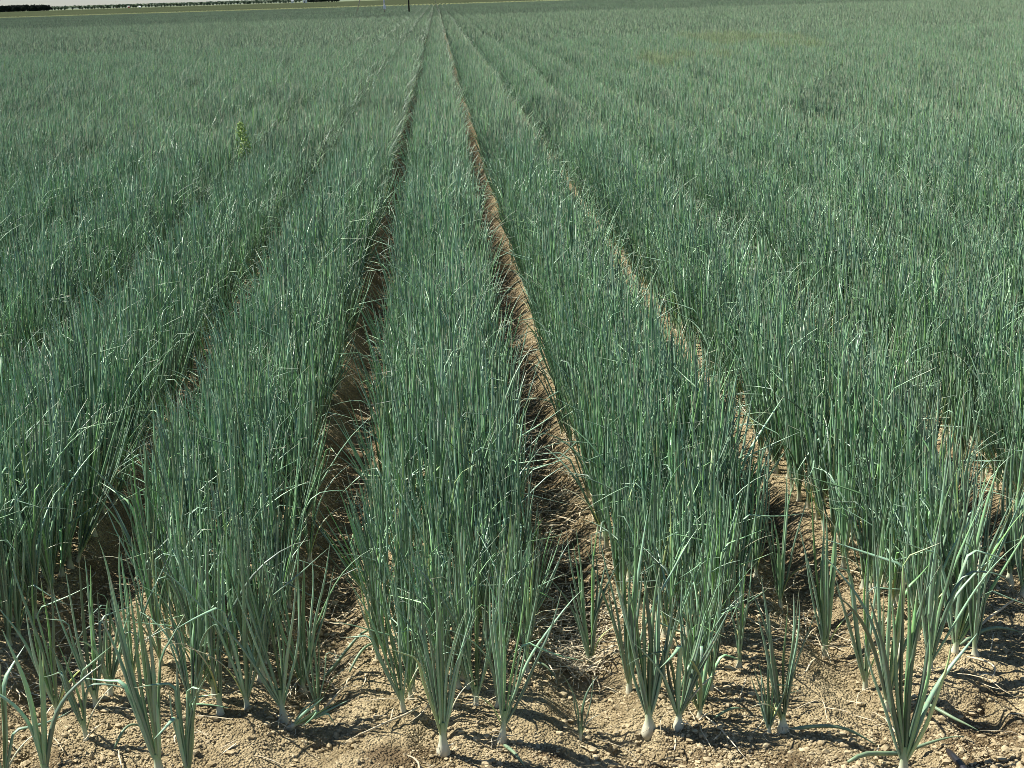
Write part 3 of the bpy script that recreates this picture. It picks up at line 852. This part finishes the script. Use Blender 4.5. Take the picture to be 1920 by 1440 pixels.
def shed(px, dist, w_, d_, h_, wall, roof, lab, name='farm_shed'):
    x, y = far_xy(px, dist); e = bpy.data.objects.new(name, None); COL.objects.link(e); e.location = (x, y, 0); tag(e, lab, 'building')
    e.rotation_euler = (0, 0, math.atan2(-x, y))
    link('wall', MB().box((0, 0, h_ / 2), (w_, d_, h_)).mesh('wall', wall), e)
    mb = MB(); n_ = 0; o_ = .25
    mb.v = [(-w_ / 2 - o_, -d_ / 2 - o_, h_ + .003), (w_ / 2 + o_, -d_ / 2 - o_, h_ + .003), (w_ / 2 + o_, d_ / 2 + o_, h_ + .003), (-w_ / 2 - o_, d_ / 2 + o_, h_ + .003),
            (-w_ / 2 - o_, 0, h_ * 1.25), (w_ / 2 + o_, 0, h_ * 1.25)]
    me_ = bpy.data.meshes.new('roof'); me_.from_pydata(mb.v, [], [(0, 1, 5, 4), (2, 3, 4, 5), (0, 4, 3), (1, 2, 5), (0, 3, 2, 1)]); me_.materials.append(roof)
    link('roof', me_, e)
    link('door', MB().box((-w_ * .2, -d_ / 2 - .03, h_ * .35), (w_ * .16, .06, h_ * .7)).mesh('door', M_GLASS), e)
    link('window', MB().box((w_ * .22, -d_ / 2 - .03, h_ * .55), (w_ * .18, .06, h_ * .28)).mesh('window', M_GLASS), e)
    return e


shed(241, 1400, 1.6, 1.6, 1.9, M_RED, M_WHITE, 'tiny red hut with white top in front of the orchard row', 'small_hut')
shed(262, 1400, 1.5, 1.6, 1.4, M_WHITE, M_WHITE, 'tiny low white hut right of the red hut', 'small_hut')
shed(548, 1530, 2.4, 2.5, 2.2, M_WHITE, M_GREY, 'small white farm shed left of the larger white house')
shed(572, 1530, 4.0, 4, 3.0, M_WHITE, M_GREY, 'larger white farm house with dark windows beside the hedge', 'farm_house')
for pxp, hp, lab in ((218, 7.5, 'thin utility pole standing just left of the red hut'), (143, 4, 'short faint pole above the left part of the orchard'),
                     (277, 5, 'thin pole right of the low white hut'), (478, 5, 'thin pole above the right part of the orchard row')):
    x, y = far_xy(pxp, 1590); e = bpy.data.objects.new('utility_pole', None); COL.objects.link(e); e.location = (x, y, 0)
    tag(e, lab, 'pole', 'utility poles on the horizon')
    link('pole', MB().tube([(0, 0, -.1), (0, 0, hp)], [.14, .09], 8).mesh('pole', M_TRUNK, True), e)
    link('crossarm', MB().box((0, -.14, hp * .9), (1.5, .1, .1)).mesh('crossarm', M_TRUNK), e)

# ------------------------------------------------------------------ centre pivot irrigation tower
M_GALV = noisy('galvanised_steel', (.42, .44, .46), (.58, .60, .62), 3, .4, .6); bb = M_GALV.node_tree.nodes['Principled BSDF']; bb.inputs['Metallic'].default_value = .6
M_TYRE, _, _ = material('tyre_rubber', (.02, .02, .022), .8, .3); M_WPAINT, _, _ = material('white_paint', (.75, .75, .73), .4, .5)
D0 = 132.0
xl, yl = far_xy(665, D0 * 1.02); xr, yr = far_xy(823, D0 * 1.02)
e = bpy.data.objects.new('irrigation_tower', None); COL.objects.link(e)
cxp = (xl + xr) / 2; e.location = (cxp, yl, 0); tag(e, 'galvanised leg tower of an irrigator standing where the rows vanish', 'irrigation tower')
hb = (xr - xl) / 2; ap = 5.2
for s_ in (-1, 1):
    for o_ in (-.35, .55):
        link('leg', MB().tube([(s_ * hb, o_ * .3, .1), (s_ * (hb - 1.6), o_ * 2.2, ap)], .028, 6).mesh('leg', M_GALV, True), e)
xm = far_xy(718, D0)[0] - cxp
link('drive_post', MB().tube([(xm, -.05, .35), (xm - .02, -.05, 2.6)], .07, 8).mesh('drive_post', M_GALV, True), e)
link('gearbox', MB().box((xm + .02, -.2, .86), (.24, .26, .34)).mesh('gearbox', M_WPAINT), e)
xb = far_xy(765, D0)[0] - cxp
link('drop_pipe', MB().tube([(xb, -.1, .4), (xb, -.1, ap - .1)], .065, 8).mesh('drop_pipe', M_TYRE, True), e)
sp_ = bpy.data.objects.new('irrigation_span', None); COL.objects.link(sp_); sp_.location = (cxp, yl, 0)
tag(sp_, 'long overhead water pipe and truss carried by the irrigation tower', 'irrigation pipe')
link('pipe', MB().tube([(x_, 0, ap + .1 + .9 * math.sin((x_ + 50) / 50 * math.pi) ** 2) for x_ in np.linspace(-50, 50, 41)], .10, 8).mesh('pipe', M_GALV, True), sp_)
mb = MB()
for x_ in np.arange(-48, 48, 4.0):
    z1 = ap + .1 + .9 * math.sin((x_ + 50) / 50 * math.pi) ** 2
    mb.tube([(x_, 0, z1), (x_ + 2, -.9, z1 - .8)], .03, 5); mb.tube([(x_ + 2, -.9, z1 - .8), (x_ + 4, 0, z1)], .03, 5); mb.tube([(x_ + 2, -.9, z1 - .8), (x_ + 2, .9, z1 - .8)], .03, 5)
link('truss', mb.mesh('truss', M_GALV, True), sp_)

# ------------------------------------------------------------------ light
SUN_EL, SUN_AZ = math.radians(52), math.radians(-66)          # azimuth from +Y, towards +X positive
w = bpy.data.worlds.new('World'); SC.world = w; w.use_nodes = True
nt = w.node_tree; bg = nt.nodes['Background']; sk = nt.nodes.new('ShaderNodeTexSky')
sk.sky_type = 'NISHITA'; sk.sun_disc = False; sk.sun_elevation = SUN_EL; sk.sun_rotation = SUN_AZ
sk.dust_density = 0; sk.air_density = 1.0; sk.ozone_density = 2.0
tn = nt.nodes.new('ShaderNodeMix'); tn.data_type = 'RGBA'; tn.blend_type = 'MULTIPLY'; tn.inputs['Factor'].default_value = 1
g_ = nt.nodes.new('ShaderNodeNewGeometry'); sx_ = nt.nodes.new('ShaderNodeSeparateXYZ'); tg = nt.nodes.new('ShaderNodeTexCoord')
nt.links.new(tg.outputs['Generated'], sx_.inputs[0])
hr = nt.nodes.new('ShaderNodeValToRGB'); hr.color_ramp.elements[0].position = .02; hr.color_ramp.elements[0].color = (.48, .55, .72, 1)
hr.color_ramp.elements[1].position = .16; hr.color_ramp.elements[1].color = (.97, .97, 1, 1)
nt.links.new(sx_.outputs['Z'], hr.inputs['Fac']); nt.links.new(hr.outputs['Color'], tn.inputs['B'])
nt.nodes.remove(g_)
nt.links.new(sk.outputs['Color'], tn.inputs['A']); nt.links.new(tn.outputs['Result'], bg.inputs['Color']); bg.inputs['Strength'].default_value = .055
sun = bpy.data.lights.new('sun', 'SUN'); sun.energy = 5.0; sun.angle = math.radians(.5); sun.color = (1, .95, .87)
so = bpy.data.objects.new('sun', sun); COL.objects.link(so)
d = mathutils.Vector((math.sin(SUN_AZ) * math.cos(SUN_EL), math.cos(SUN_AZ) * math.cos(SUN_EL), math.sin(SUN_EL)))
so.rotation_euler = d.to_track_quat('Z', 'Y').to_euler(); so.location = (0, 0, 20)

SC.view_settings.view_transform = 'Standard'; SC.view_settings.look = 'None'
SC.view_settings.exposure = 1.15; SC.view_settings.gamma = 1
SC.render.engine = 'CYCLES'
SC.cycles.filter_width = .8
SC.cycles.max_bounces = 5; SC.cycles.diffuse_bounces = 3; SC.cycles.glossy_bounces = 2
